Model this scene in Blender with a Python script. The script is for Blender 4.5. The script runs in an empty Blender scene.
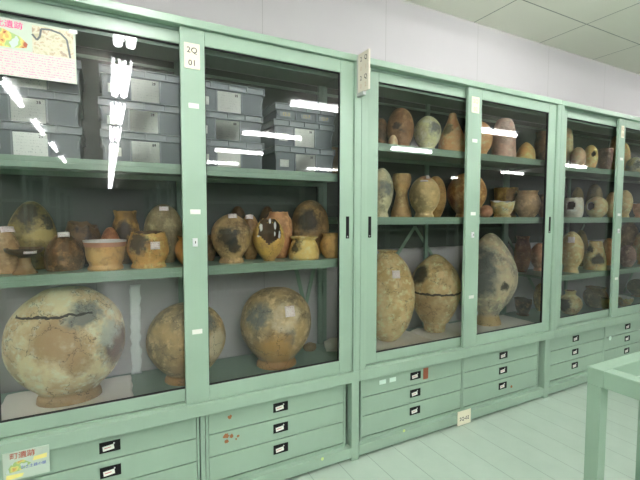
import bpy, bmesh, math, random
from mathutils import Vector, Matrix, noise
random.seed(7)
C = bpy.context.scene.collection
R = math.radians
CAM = Vector((-1.2593, -1.9128, 1.4022))

# ------------------------------------------------------------------ camera, world, exposure
cd = bpy.data.cameras.new('camera'); cam = bpy.data.objects.new('camera', cd); C.objects.link(cam)
cd.sensor_width = 36.0; cd.lens = 405.52 / 640 * 36; cd.clip_start = .02
yaw, pitch, roll = .48259, -.05682, .00136
fwd = Vector((math.sin(yaw)*math.cos(pitch), math.cos(yaw)*math.cos(pitch), math.sin(pitch)))
cam.location = CAM
cam.rotation_mode = 'QUATERNION'
cam.rotation_quaternion = fwd.to_track_quat('-Z', 'Y') @ Matrix.Rotation(roll, 4, 'Z').to_quaternion()
bpy.context.scene.camera = cam
w = bpy.data.worlds.new('world'); bpy.context.scene.world = w; w.use_nodes = True
w.node_tree.nodes['Background'].inputs[0].default_value = (.8, .9, .85, 1)
w.node_tree.nodes['Background'].inputs[1].default_value = 0.02
vs = bpy.context.scene.view_settings
vs.view_transform = 'Standard'; vs.look = 'None'; vs.gamma = 1.0; vs.exposure = 1.39; vs.use_curve_mapping = False
TUBE = 17.0            # radiance of the fluorescent tubes
CEIL = 2.975

# ------------------------------------------------------------------ mesh helpers
class MB:
    def __init__(s): s.v = []; s.f = []; s.m = []; s.sm = []
    def add(s, vs, fs, mi=0, smooth=False):
        o = len(s.v); s.v += [tuple(v) for v in vs]
        for f in fs: s.f.append(tuple(i+o for i in f)); s.m.append(mi); s.sm.append(smooth)
        return s
    def box(s, x0, x1, y0, y1, z0, z1, mi=0, M=None):
        v = [Vector((x, y, z)) for z in (z0, z1) for y in (y0, y1) for x in (x0, x1)]
        if M: v = [M @ a for a in v]
        return s.add(v, [(0,2,3,1),(4,5,7,6),(0,1,5,4),(2,6,7,3),(0,4,6,2),(1,3,7,5)], mi)
    def bar(s, a, b, wd, th, mi=0):
        a, b = Vector(a), Vector(b); d = (b-a).normalized()
        up = Vector((0,1,0)) if abs(d.y) < .9 else Vector((0,0,1))
        u = d.cross(up).normalized()*wd/2; n = d.cross(u).normalized()*th/2
        v = [a-u-n, a+u-n, a+u+n, a-u+n, b-u-n, b+u-n, b+u+n, b-u+n]
        return s.add(v, [(0,1,2,3),(7,6,5,4),(0,4,5,1),(1,5,6,2),(2,6,7,3),(3,7,4,0)], mi)
    def cyl(s, a, b, r, n=12, mi=0, smooth=True):
        a, b = Vector(a), Vector(b); d = (b-a).normalized()
        u = d.orthogonal().normalized(); v = d.cross(u)
        ring = [u*math.cos(t*2*math.pi/n)*r + v*math.sin(t*2*math.pi/n)*r for t in range(n)]
        s.add([a+q for q in ring]+[b+q for q in ring], [(i,(i+1)%n,n+(i+1)%n,n+i) for i in range(n)], mi, smooth)
        s.add([a+q for q in ring], [tuple(range(n-1,-1,-1))], mi); s.add([b+q for q in ring], [tuple(range(n))], mi)
        return s
    def quad(s, a, b, c, d, mi=0): return s.add([a,b,c,d], [(0,1,2,3)], mi)
    def build(s, name, mats, parent=None, bevel=0, loc=None):
        me = bpy.data.meshes.new(name); me.from_pydata(s.v, [], s.f)
        if not isinstance(mats, (list, tuple)): mats = [mats]
        for m in mats: me.materials.append(m)
        me.polygons.foreach_set('material_index', s.m); me.polygons.foreach_set('use_smooth', s.sm)
        me.validate(); me.update()
        o = bpy.data.objects.new(name, me); C.objects.link(o)
        if parent: o.parent = parent
        if loc: o.location = loc
        if bevel:
            b = o.modifiers.new('bevel', 'BEVEL'); b.width = bevel; b.segments = 2; b.limit_method = 'ANGLE'
            b.harden_normals = False
        return o
def tag(o, label=None, cat=None, group=None, kind=None):
    if label: o['label'] = label
    if cat: o['category'] = cat
    if group: o['group'] = group
    if kind: o['kind'] = kind
    return o
def empty(name, loc=(0,0,0), rz=0, **k):
    o = bpy.data.objects.new(name, None); C.objects.link(o); o.location = loc; o.rotation_euler = (0,0,rz)
    o.empty_display_size = .05
    return tag(o, **k)
def copy_tree(o, parent=None):
    c = o.copy(); C.objects.link(c); c.parent = parent
    for ch in [x for x in C.objects if x.parent == o]: copy_tree(ch, c)
    return c
def text_into(mb, txt, size, M, mi, depth=.0):
    cu = bpy.data.curves.new('txt', 'FONT'); cu.body = txt; cu.size = size; cu.align_x = 'CENTER'; cu.align_y = 'CENTER'
    cu.resolution_u = 2; cu.offset = size*.012
    o = bpy.data.objects.new('txt', cu); me = bpy.data.meshes.new_from_object(o)
    mb.add([M @ v.co for v in me.vertices], [tuple(p.vertices) for p in me.polygons], mi)
    bpy.data.objects.remove(o); bpy.data.curves.remove(cu); bpy.data.meshes.remove(me)
# text matrices: local text x,y -> world.  front face (facing -y)
def FM(x, y, z): return Matrix(((1,0,0,x),(0,0,-1,y),(0,1,0,z),(0,0,0,1)))

# ------------------------------------------------------------------ materials
def mat(name, col, rough=.5, metal=0, spec=.5, emis=None, es=0):
    m = bpy.data.materials.new(name); m.use_nodes = True; b = m.node_tree.nodes['Principled BSDF']
    b.inputs['Base Color'].default_value = (*col, 1); b.inputs['Roughness'].default_value = rough
    b.inputs['Metallic'].default_value = metal; b.inputs['Specular IOR Level'].default_value = spec
    if emis: b.inputs['Emission Color'].default_value = (*emis, 1); b.inputs['Emission Strength'].default_value = es
    return m
class NT:
    def __init__(s, m): s.t = m.node_tree; s.n = s.t.nodes; s.b = s.n['Principled BSDF']
    def new(s, typ, **k):
        n = s.n.new(typ)
        for a, v in k.items():
            if a.startswith('i_'): n.inputs[int(a[2:])].default_value = v
            else: setattr(n, a, v)
        return n
    def link(s, a, b): s.t.links.new(a, b)
    def coord(s, off=None):
        tc = s.new('ShaderNodeTexCoord').outputs['Object']
        if off:
            m = s.new('ShaderNodeVectorMath', operation='ADD'); s.link(tc, m.inputs[0]); m.inputs[1].default_value = off; return m.outputs[0]
        return tc
    def noise(s, vec, scale, detail=4, rough=.55):
        n = s.new('ShaderNodeTexNoise'); n.inputs['Scale'].default_value = scale; n.inputs['Detail'].default_value = detail
        n.inputs['Roughness'].default_value = rough; s.link(vec, n.inputs['Vector']); return n
    def ramp(s, fac, a, b):
        r = s.new('ShaderNodeMapRange'); r.inputs['From Min'].default_value = a; r.inputs['From Max'].default_value = b
        s.link(fac, r.inputs['Value']); return r.outputs[0]
    def mix(s, fac, a, b, blend='MIX'):
        m = s.new('ShaderNodeMix', data_type='RGBA', blend_type=blend)
        for idx, v in ((0, fac), (6, a), (7, b)):
            if isinstance(v, (int, float)): m.inputs[idx].default_value = v
            elif isinstance(v, tuple): m.inputs[idx].default_value = (*v, 1)
            else: s.link(v, m.inputs[idx])
        return m.outputs[2]
    def math(s, op, a, b=None):
        m = s.new('ShaderNodeMath', operation=op)
        for i, v in enumerate((a, b)):
            if v is None: continue
            if isinstance(v, (int, float)): m.inputs[i].default_value = v
            else: s.link(v, m.inputs[i])
        return m.outputs[0]
    def bump(s, h, strength=.3, dist=.002):
        b = s.new('ShaderNodeBump'); b.inputs['Strength'].default_value = strength; b.inputs['Distance'].default_value = dist
        s.link(h, b.inputs['Height']); s.link(b.outputs[0], s.b.inputs['Normal'])

def painted(name, col, rough=.32, var=.06):
    m = mat(name, col, rough); t = NT(m); co = t.coord()
    n = t.noise(co, 3, 3)
    t.link(t.mix(t.ramp(n.outputs[0], .3, .7), tuple(c*(1-var) for c in col), tuple(c*(1+var) for c in col)), t.b.inputs['Base Color'])
    n2 = t.noise(co, 220, 2); t.bump(n2.outputs[0], .06, .001)
    return m
GREEN = painted('green_enamel', (.280, .398, .300))
GREEN_D = painted('green_enamel_inner', (.26, .38, .30), .45)
FRAMEG = painted('green_frame_paint', (.225, .335, .245), .45)
SHADEP = painted('back_shade_panel', (.075, .09, .075), .6)  # dark tone stands in for shade at the back of the cabinets
BLACK = mat('black_plastic', (.008, .008, .009), .6, spec=.2)
RUBBER = mat('black_gasket', (.008, .008, .008), .6)
STEEL = mat('chrome', (.75, .76, .76), .35, .4)
PAPER = mat('white_paper', (.75, .76, .70), .7)
CREAM = mat('cream_card', (.80, .76, .58), .6)
INK = mat('dark_ink', (.02, .02, .03), .6)
REDINK = mat('red_ink', (.55, .05, .06), .6)
PINKINK = mat('pink_ink', (.75, .32, .40), .6)
PALEINK = mat('faded_ink', (.55, .42, .30), .6)
MINT = mat('mint_tape', (.62, .78, .68), .5)
BROWNTAPE = mat('brown_tape', (.30, .09, .04), .6)
RUST = mat('rust', (.33, .13, .05), .8)

# glass pane: clear with a mirror-like surface reflection
GLASS = bpy.data.materials.new('glass'); GLASS.use_nodes = True
gt = GLASS.node_tree; gt.nodes.clear()
out = gt.nodes.new('ShaderNodeOutputMaterial'); mx = gt.nodes.new('ShaderNodeMixShader')
tr = gt.nodes.new('ShaderNodeBsdfTransparent'); tr.inputs[0].default_value = (.96, .98, .97, 1)
gl = gt.nodes.new('ShaderNodeBsdfGlossy'); gl.inputs['Roughness'].default_value = .0; gl.inputs[0].default_value = (1, 1, 1, 1)
fr = gt.nodes.new('ShaderNodeFresnel'); fr.inputs[0].default_value = 1.62   # both faces of the pane
gt.links.new(fr.outputs[0], mx.inputs[0]); gt.links.new(tr.outputs[0], mx.inputs[1]); gt.links.new(gl.outputs[0], mx.inputs[2])
gt.links.new(mx.outputs[0], out.inputs[0])

# label sheet with rows of faint print
def sheet_mat(name, base, ink, rows, seed, dens=.5):
    m = mat(name, base, .65); t = NT(m); co = t.coord((seed, 0, 0))
    sx = t.new('ShaderNodeSeparateXYZ'); t.link(co, sx.inputs[0])
    fr_ = t.math('FRACT', t.math('MULTIPLY', sx.outputs[2], rows))
    line = t.math('MULTIPLY', t.math('GREATER_THAN', fr_, .35), t.math('LESS_THAN', fr_, .8))
    n = t.noise(co, 240, 1)
    f = t.math('MULTIPLY', line, t.math('GREATER_THAN', n.outputs[0], dens))
    t.link(t.mix(t.math('MULTIPLY', f, .75), base, ink), t.b.inputs['Base Color'])
    return m
SHEET = [sheet_mat('printed_sheet_%d' % i, (.90, .92, .86), (.45, .48, .46), 85, i*.37, .62) for i in range(4)]
TAG = sheet_mat('paper_tag', (.98, .88, .86), (.55, .30, .30), 110, .1, .57)
TAGW = mat('white_tag', (.85, .83, .80), .6)

# ------------------------------------------------------------------ the room
def struct(name, mb, m, **k):
    return tag(mb.build(name, m, **k), kind='structure')
X0R, X1R, YB, YF = -8.5, 13.5, .50, -24.0
# floor: pale green vinyl planks running away from the cabinets
mf = mat('vinyl_plank_floor', (.5, .6, .5), .28); t = NT(mf)
co = t.coord(); sx = t.new('ShaderNodeSeparateXYZ'); t.link(co, sx.inputs[0])
px_ = t.math('MULTIPLY', t.math('ADD', sx.outputs[0], .127), 1/.1905)
fx = t.math('FRACT', px_); seam = t.math('ADD', t.math('LESS_THAN', fx, .012), t.math('GREATER_THAN', fx, .988))
nv = t.noise(co, 5, 5, .65); nf = t.noise(co, 60, 3)
base = t.mix(t.ramp(nv.outputs[0], .3, .7), (.375, .475, .395), (.42, .52, .435))
base = t.mix(t.math('MULTIPLY', t.ramp(nf.outputs[0], .6, .75), .18), base, (.42, .52, .45))
base = t.mix(t.math('MULTIPLY', seam, .55), base, (.12, .17, .13))
t.link(base, t.b.inputs['Base Color']); t.bump(t.math('SUBTRACT', 1, seam), .3, .002)
struct('floor', MB().box(X0R, X1R, YF, YB, -.1, 0), mf)
# walls: off-white boards with thin vertical joints
def wall_mat(name, axis, ph, pitch, col=(.50, .485, .49)):
    m = mat(name, col, .6); t = NT(m); co = t.coord(); sx = t.new('ShaderNodeSeparateXYZ'); t.link(co, sx.inputs[0])
    f = t.math('FRACT', t.math('MULTIPLY', t.math('ADD', sx.outputs[axis], ph), 1/pitch))
    sm_ = t.math('LESS_THAN', f, .005)
    n = t.noise(co, 2.2, 4)
    b = t.mix(t.ramp(n.outputs[0], .3, .7), tuple(c*.965 for c in col), col)
    t.link(t.mix(t.math('MULTIPLY', sm_, .6), b, (.28, .28, .26)), t.b.inputs['Base Color'])
    return m
WALLB = wall_mat('wall_board', 0, .395, .925)
WALLS = wall_mat('wall_board_side', 1, .0, .925)
struct('wall_back', MB().box(X0R, X1R, YB, YB+.12, 0, CEIL), WALLB)
struct('wall_left', MB().box(X0R-.12, X0R, YF, YB, 0, CEIL), WALLS)
struct('wall_right', MB().box(X1R, X1R+.12, YF, YB, 0, CEIL), WALLS)
struct('wall_far', MB().box(X0R, X1R, YF-.12, YF, 0, CEIL), WALLB)
mc = mat('ceiling_board', (.74, .76, .68), .75); t = NT(mc); co = t.coord(); sx = t.new('ShaderNodeSeparateXYZ'); t.link(co, sx.inputs[0])
fa = t.math('FRACT', t.math('MULTIPLY', t.math('ADD', sx.outputs[0], .265), 1/.835))
fb = t.math('FRACT', t.math('MULTIPLY', t.math('SUBTRACT', sx.outputs[1], .09), 1/.835))
js = t.math('MAXIMUM', t.math('LESS_THAN', fa, .010), t.math('LESS_THAN', fb, .010))
n = t.noise(co, 1.8, 4)
cb = t.mix(t.ramp(n.outputs[0], .3, .7), (.86, .835, .74), (.90, .875, .78))
t.link(t.mix(t.math('MULTIPLY', js, .75), cb, (.12, .12, .10)), t.b.inputs['Base Color'])
struct('ceiling', MB().box(X0R, X1R, YF, YB, CEIL, CEIL+.1), mc)

# ------------------------------------------------------------------ ceiling lights
LAMPW = mat('lamp_white_enamel', (.85, .87, .85), .3)
TUBEM = mat('fluorescent_tube', (.9, .9, .9), .3, emis=(1.0, .975, 1.0), es=TUBE)
def make_light(single=False):
    r = empty('ceiling_light')
    h = MB(); h.box(-.105, .105, -.60, .60, -.03, 0)
    if not single: h.add([(-.035,-.6,-.03),(.035,-.6,-.03),(.015,-.6,-.052),(-.015,-.6,-.052),(-.035,.6,-.03),(.035,.6,-.03),(.015,.6,-.052),(-.015,.6,-.052)],
          [(0,3,2,1),(4,5,6,7),(0,4,7,3),(3,7,6,2),(2,6,5,1)])
    h.build('housing', LAMPW, r)
    for sx_ in ((0,) if single else (-.72, .72)):
        MB().cyl((sx_*.07,-.575,-.072), (sx_*.07,.575,-.072), .036 if single else .040, 10).build('fluorescent_tube', TUBEM, r)
        for sy in (-1, 1): MB().box(sx_*.07-.016, sx_*.07+.016, sy*.5875-.012, sy*.5875+.012, -.088, -.03).build('lamp_holder', LAMPW, r)
    return r
LIGHTS = []
for k in range(13): LIGHTS.append((-1.09, -1.40-1.66*k, 0, 'twin-tube ceiling light in the row over the walkway, mirrored in the left glass door', 'ceiling lights over the walkway'))
for k in range(4): LIGHTS.append((-2.25, -4.2-2.15*k, 0, 'single-tube ceiling light over the shelving left of the walkway', 'ceiling lights left of the walkway'))
for x in (1.5, 4.85, 11.0):
    for k in range(5): LIGHTS.append((x, -.92-2.14*k, 90, 'single-tube ceiling light running parallel to the cabinets between shelving rows', 'ceiling lights between the shelving rows'))
for k in range(4): LIGHTS.append((-4.2, -.92-2.14*k, 90, 'single-tube ceiling light running parallel to the cabinets between shelving rows', 'ceiling lights between the shelving rows'))
L0 = make_light(); L1 = make_light(True)
first1 = True
for i, (x, y, a, lb, g) in enumerate(LIGHTS):
    if i == 0: o = L0
    elif (a == 90 or x < -2) and first1: o = L1; first1 = False
    else: o = copy_tree(L1 if a == 90 or x < -2 else L0)
    o.location = (x, y, CEIL); o.rotation_euler = (0, 0, R(a)); tag(o, lb, 'ceiling light', g)

# ------------------------------------------------------------------ display cabinets
# per unit: X0, shelf heights, stile (left,right) of the front door, drawer banks, leg, drawer card centres, brace polyline
UNITS = [
 dict(x=-1.8, sh=[1.645, 1.165], st=(.845, .953), banks=[(.04, .895), (.948, 1.715)], leg=(1.748, 1.797), cards=(.526, 1.325), br=[(1.60,1.14),(1.68,.80),(1.765,1.14)],
      label='leftmost glass-fronted green steel cabinet holding grey crates above clay pots', n='2Q\n01'),
 dict(x=0.0, sh=[1.84, 1.402], st=(.835, .962), banks=[(.04, .845), (.870, 1.655)], leg=(1.700, 1.755), cards=(.44, 1.262), br=[(.20,.57),(.80,1.33),(1.40,.57)],
      label='second green steel cabinet from the left, with tall egg-shaped jars at the bottom', n='2Q\n02'),
 dict(x=1.8, sh=[1.82, 1.402, .93], st=(.835, .935), banks=[(.014, .77), (.79, 1.66)], leg=(1.70, 1.755), cards=(.345, 1.15), br=[(.03,1.25),(.58,.57),(1.2,1.33)],
      label='third green steel cabinet from the left, with three shelves of small pots', n='2Q\n03'),
 dict(x=3.6, sh=[1.82, 1.402, .93], st=(.845, .953), banks=[(.014, .77), (.79, 1.66)], leg=(1.70, 1.755), cards=(.40, 1.25), br=[(.2,.57),(.8,1.33),(1.4,.57)],
      label='green steel cabinet at the right end of the row, mostly past the photo edge', n='2Q\n04'),
]
def rect_frame(mb, x0, x1, z0, z1, y0, y1, gx0, gx1, gz0, gz1):
    mb.box(x0, gx0, y0, y1, z0, z1); mb.box(gx1, x1, y0, y1, z0, z1)
    mb.box(gx0, gx1, y0, y1, z0, gz0); mb.box(gx0, gx1, y0, y1, gz1, z1)
def make_door(root, x0, x1, z0, z1, y0, gx0, gx1, gz0, gz1, pull_x=None, stile=None, number=None):
    mb = MB(); rect_frame(mb, x0, x1, z0, z1, y0, y0+.022, gx0, gx1, gz0, gz1)
    d = mb.build('sliding_door', GREEN, root, bevel=.0025)
    g = MB(); e = .0035
    rect_frame(g, gx0, gx1, gz0, gz1, y0+.004, y0+.018, gx0+e, gx1-e, gz0+e, gz1-e); g.build('gasket', RUBBER, d)
    p = MB(); p.quad((gx0+.002, y0+.011, gz0+.002), (gx1-.002, y0+.011, gz0+.002), (gx1-.002, y0+.011, gz1-.002), (gx0+.002, y0+.011, gz1-.002))
    p.build('glass_pane', GLASS, d)
    if pull_x is not None:
        h = MB(); a = .0095
        rect_frame(h, pull_x-a, pull_x+a, 1.283, 1.405, y0-.0025, y0+.002, pull_x-a+.003, pull_x+a-.003, 1.287, 1.401)
        h.box(pull_x-a+.003, pull_x+a-.003, y0-.0008, y0+.001, 1.287, 1.401)
        h.cyl((pull_x, y0-.003, 1.293), (pull_x, y0, 1.293), .0028, 8, 1)
        h.build('finger_pull', [BLACK, STEEL], d)
    if stile:
        sx_ = (stile[0]+stile[1])/2
        l = MB(); l.box(sx_-.013, sx_+.009, y0-.007, y0, 1.265, 1.303); l.cyl((sx_-.002, y0-.012, 1.285), (sx_-.002, y0-.007, 1.285), .007, 12, 0)
        l.box(sx_-.004, sx_, y0-.0125, y0-.0115, 1.279, 1.291, 1)
        l.build('lock', [STEEL, BLACK], d, bevel=.001)
        for z, wd in ((1.905, .046), (1.425, .046), (.865, .046)):
            s_ = MB().box(sx_-wd/2+.002, sx_+wd/2+.002, y0-.001, y0+.0005, z-.011, z+.011).build('white_sticker', PAPER, d)
    if number:
        a, b = number[1]; zt, zb = number[2]
        c = MB(); c.box(a, b, y0-.003, y0, zb, zt)
        for i, ln in enumerate(number[0].split('\n')):
            text_into(c, ln, .036, FM((a+b)/2, y0-.0035, zt-(zt-zb)*(.28+.5*i)), 1)
        c.build('number_card', [CREAM, number[3]], d)
    return d
def make_drawer(root, x0, x1, z0, z1, cx):
    mb = MB(); mb.box(x0+.0025, x1-.0025, .030, .050, z0+.0028, z1-.0028); mb.box(x0+.012, x1-.012, .050, .44, z0+.012, z1-.02)
    d = mb.build('drawer', GREEN, root, bevel=.0015)
    zc = z1-.052
    h = MB(); a, b = .041, .0235
    rect_frame(h, cx-a, cx+a, zc-b, zc+b, .0265, .030, cx-a+.004, cx+a-.004, zc-b+.004, zc+b-.004)
    h.box(cx-a+.004, cx+a-.004, .0285, .0300, zc-b+.004, zc+b-.004)
    h.cyl((cx+.016, .028, zc+.012), (cx+.016, .025, zc+.012), .003, 8, 1)
    h.build('label_holder', [BLACK, STEEL], d)
    c = MB(); M = Matrix.Translation((cx-.006, .0, zc-.004)) @ Matrix.Rotation(R(-6), 4, 'Y')
    c.box(-.022, .022, .0262, .0275, -.0105, .0105, 0, M); c.box(-.017, .010, .0258, .0263, .000, .0025, 1, M)
    c.build('name_card', [PAPER, REDINK], d)
    return d
def make_cabinet(u, full=True):
    root = empty('display_cabinet', (u['x'], 0, 0)); W = 1.8
    for a, b in ((0, .0425), (W-.0425, W)):
        m_ = MB(); m_.box(a+.0010, b-.0010, 0.0, .064, .5225, 2.248)
        m_.box(a+.0010 if a == 0 else a+.010, b-.010 if a == 0 else b-.0010, -.0025, .0, .5225, 2.248)
        m_.build('front_post', GREEN, root, bevel=.0015)
    MB().box(.0008, W-.0008, -.006, .47, 2.248, 2.283).build('top_panel', GREEN, root, bevel=.003)
    m_ = MB(); m_.box(.0425, W-.0425, .066, .078, 2.165, 2.248); m_.box(.0425, W-.0425, .0355, .040, 2.236, 2.248)
    m_.build('door_track', GREEN_D, root)
    MB().box(.031, W-.031, .4715, .4745, 1.17, 2.247).build('shade_panel', SHADEP, root)  # added dark sheet: shade behind the upper shelves put into its colour
    m_ = MB(); m_.box(.0008, W-.0008, -.004, .066, .461, .5224); m_.box(.0425, W-.0425, .034, .038, .5224, .53)
    m_.build('ledge', GREEN, root, bevel=.006)
    MB().box(.0008, W-.0008, .066, .47, .53, .556).build('bottom_panel', GREEN_D, root)
    m_ = MB(); m_.box(.0008, W-.0008, .0, .46, .019, .078)
    m_.build('plinth', GREEN, root, bevel=.002)
    a, b = u['leg']; MB().box(a, b, -.002, .05, 0, .461).build('leg', GREEN, root, bevel=.002)
    MB().box(.002, W-.002, .446, .455, .078, .53).build('lower_shade_panel', SHADEP, root)  # added dark sheet, so the gaps beside the drawers look deep in shade
    if u['x'] < 0: MB().box(.911, .933, .028, .06, .078, .461).build('divider_strip', GREEN, root, bevel=.002)
    MB().box(.05, .09, .40, .44, 0, .461).build('leg', GREEN, root); MB().box(W-.09, W-.05, .40, .44, 0, .461).build('leg', GREEN, root)
    for a in (.0008, .885, W-.0308):
        m_ = MB(); m_.box(a, a+.03, .452, .470, .556, 2.248)
        m_.build('rear_upright', GREEN_D, root)
    MB().box(.0308, W-.0308, .455, .468, 2.192, 2.206).build('rear_rail', GREEN, root)
    m_ = MB()
    for (xa, za), (xb, zb) in zip(u['br'][:-1], u['br'][1:]): m_.bar((xa, .473, za), (xb, .473, zb), .026, .004)
    m_.build('cross_brace', GREEN, root)
    for z in u['sh']:
        m_ = MB(); m_.box(.0008, W-.0008, .07, .45, z-.022, z); m_.box(.0008, W-.0008, .07, .082, z-.046, z-.022); m_.box(.0008, W-.0008, .438, .45, z-.046, z-.022)
        m_.build('shelf', GREEN, root, bevel=.0015)
    sa, sb = u['st']
    make_door(root, .043, sa+.10, .5305, 2.236, .0420, .146, sb-.012, .590, 2.181, pull_x=.090)                # rear door (left)
    make_door(root, sa, W-.043, .5235, 2.2475, .0120, sb, W-.1274, .596, 2.179, pull_x=W-.079, stile=(sa, sb),
              number=(u['n'], (sa+.018, sb-.022) if u['x'] < 0 else (sa+.030, sb-.03), (2.180, 2.068) if u['x'] < 0 else (2.188, 2.085), INK if u['x'] < 0 else PALEINK))
    for (a, b), cx in zip(u['banks'], u['cards']):
        m_ = MB()
        MB().box(a-.012, b+.010, .034, .44, .0785, .096).build('casing_base', GREEN, root)
        m_.box(a-.012, a, .028, .44, .10, .461); m_.build('casing_side', GREEN, root)
        MB().box(b, b+.010, .028, .44, .10, .461).build('casing_side', GREEN, root)
        for z0, z1 in ((.343, .455), (.229, .343), (.102, .229)): make_drawer(root, a, b, z0, z1, cx)
    return tag(root, u['label'], 'cabinet')
CABS = [make_cabinet(u) for u in UNITS]

# little marks stuck on the cabinets
def sticker(name, parent, mb, mats, label): 
    o = mb.build(name, mats, parent); o['label'] = label; return o
c1, c0, c2 = CABS[1], CABS[0], CABS[2]
for x in (.186, .262): sticker('tape_label', c1, MB().box(x-.024, x+.024, .0286, .0300, .397, .423), MINT, 'pale mint tape label')
sticker('tape_strip', c1, MB().box(.505, .545, .0284, .0300, .365, .437), BROWNTAPE, 'brown tape strip')
sticker('round_sticker', c2, MB().cyl((.865, .0300, .332), (.865, .0286, .332), .020, 16), MINT, 'pale round sticker')
m_ = MB(); m_.box(.783, .905, -.003, 0, .003, .100); text_into(m_, '2Q-02', .034, FM(.844, -.0035, .045), 1)
sticker('number_card', c1, m_, [CREAM, INK], 'cream number card on the plinth')
for cb, x, z, r_ in ((c1, 1.36, .150, .010), (c1, .33, .085, .009), (c0, 1.56, .068, .009)):
    sticker('paint_spot', cb, MB().cyl((x, .0300 if z > .1 else .0004, z), (x, .0288 if z > .1 else -.0006, z), r_, 10), RUST if cb is c1 and z > .1 else mat('lime_dot', (.6, .72, .25), .6), 'small spot')
def blob(mb, x, y, z, r, seed, mi=0):
    rr = random.Random(seed); n = 14
    pts = [(x+math.cos(i*2*math.pi/n)*r*rr.uniform(.55, 1.15), y, z+math.sin(i*2*math.pi/n)*r*rr.uniform(.55, 1.1)) for i in range(n)]
    mb.add(pts+[(px, y+.0008, pz) for px, _, pz in pts], [tuple(range(n))]+[(i, i+n, (i+1) % n+n, (i+1) % n) for i in range(n)], mi)
m_ = MB(); blob(m_, 1.055, .0292, .410, .013, 1); sticker('rust_mark', c0, m_, RUST, 'small brown rust patch on the top drawer front')
m_ = MB()
for (x, z, r_, s_) in ((1.035, .318, .016, 2), (1.038, .290, .012, 3), (1.062, .312, .012, 4), (1.095, .302, .008, 5), (1.085, .290, .006, 8)): blob(m_, x, .0292, z, r_, s_)
sticker('rust_mark', c0, m_, RUST, 'brown rust patches on the middle drawer front')

# ------------------------------------------------------------------ posters
POSTER_BASE = mat('poster_paper', (.48, .57, .46), .35)
def map_mat(name, cols, scale, seed):
    m = mat(name, cols[0], .35); t = NT(m); co = t.coord((seed, seed, 0)); n = t.noise(co, scale, 2)
    r = t.new('ShaderNodeValToRGB'); r.color_ramp.interpolation = 'CONSTANT'
    el = r.color_ramp.elements; el[0].position = 0; el[0].color = (*cols[0], 1); el[1].position = .42; el[1].color = (*cols[1], 1)
    for p_, c in zip((.50, .57, .64), cols[2:]):
        e = el.new(p_); e.color = (*c, 1)
    t.link(n.outputs[0], r.inputs[0]); t.link(r.outputs[0], t.b.inputs['Base Color']); return m
MAPM = map_mat('terrain_map', [(.50, .60, .55), (.34, .50, .18), (.62, .60, .16), (.62, .40, .12), (.42, .10, .05)], 24, 1.3)
SITE = map_mat('aerial_plan', [(.46, .43, .28), (.56, .53, .36), (.58, .56, .42), (.50, .42, .28), (.38, .30, .22)], 40, 2.1)
GREYINK = mat('grey_plan_line', (.12, .13, .13), .5)
POSTM = sheet_mat('pink_print', (.56, .58, .52), (.85, .22, .40), 105, .7, .50)
def poly_patch(mb, pts, y, mi): mb.add([(a, y, b) for a, b in pts], [tuple(range(len(pts)))], mi)
# large sheet on the leftmost door: world X -1.78..-1.36, Z 1.94..2.165
pr = empty('map_poster', (-1.57, .0405, 1.94), label='colourful map poster with red title taped on the leftmost glass door', cat='poster')
m_ = MB(); m_.box(-.20, .215, -.001, .001, 0, .213, 0)
m_.box(-.195, .211, -.0013, -.0009, .003, .100, 1)
m_.build('sheet', [POSTER_BASE, POSTM], pr)
m_ = MB(); poly_patch(m_, [(-.195, .106), (.0, .106), (.05, .112), (.055, .128), (.03, .152), (-.02, .172), (-.10, .175), (-.195, .178)], -.0016, 0)
m_.build('terrain_map', MAPM, pr)
m_ = MB(); poly_patch(m_, [(.070, .098), (.207, .098), (.207, .205), (.070, .205)], -.0016, 0)
for a, b in zip([(.07,.170),(.085,.150),(.095,.165),(.10,.195),(.13,.198),(.165,.190),(.185,.170),(.195,.10)][:-1], [(.085,.150),(.095,.165),(.10,.195),(.13,.198),(.165,.190),(.185,.170),(.195,.10)]):
    m_.bar((a[0], -.0018, a[1]), (b[0], -.0018, b[1]), .007, .0006, 1)
m_.build('site_plan', [SITE, GREYINK], pr)
m_ = MB(); text_into(m_, '北遺跡', .030, FM(-.002, -.0018, .190), 0); m_.build('title', mat('magenta_title', (.80, .10, .28), .4), pr)
m_ = MB(); m_.box(.195, .222, -.0022, -.0016, .200, .214, 0, Matrix.Rotation(R(0), 4, 'Y')); m_.build('tape', TAGW, pr)
# small sheet on the lower left drawer, hanging from the ledge
ps = empty('small_map_poster', (-1.565, -.0065, .375), label='small map leaflet with brown title stuck below the ledge over the drawers', cat='poster')
m_ = MB(); m_.box(-.075, .075, -.001, .0015, 0, .112); m_.build('sheet', mat('pale_leaflet', (.46, .56, .46), .4), ps)
m_ = MB(); poly_patch(m_, [(-.070, .030), (-.02, .034), (.015, .055), (-.01, .075), (-.045, .070)], -.0014, 0); poly_patch(m_, [(.02, .062), (.066, .064), (.068, .082), (.024, .078)], -.0014, 1)
poly_patch(m_, [(-.068, .004), (-.015, .008), (-.01, .022), (-.065, .024)], -.0014, 1)
m_.build('terrain_map', [MAPM, mat('yellow_ink', (.78, .70, .22), .5)], ps)
m_ = MB(); text_into(m_, '町遺跡', .028, FM(-.012, -.0016, .094), 0)
m_.build('title', mat('brown_title', (.42, .10, .06), .5), ps)
m_ = MB(); text_into(m_, '出土土器の棚', .014, FM(.022, -.0016, .044), 0); m_.build('caption', mat('blue_ink', (.12, .16, .45), .5), ps)
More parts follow.
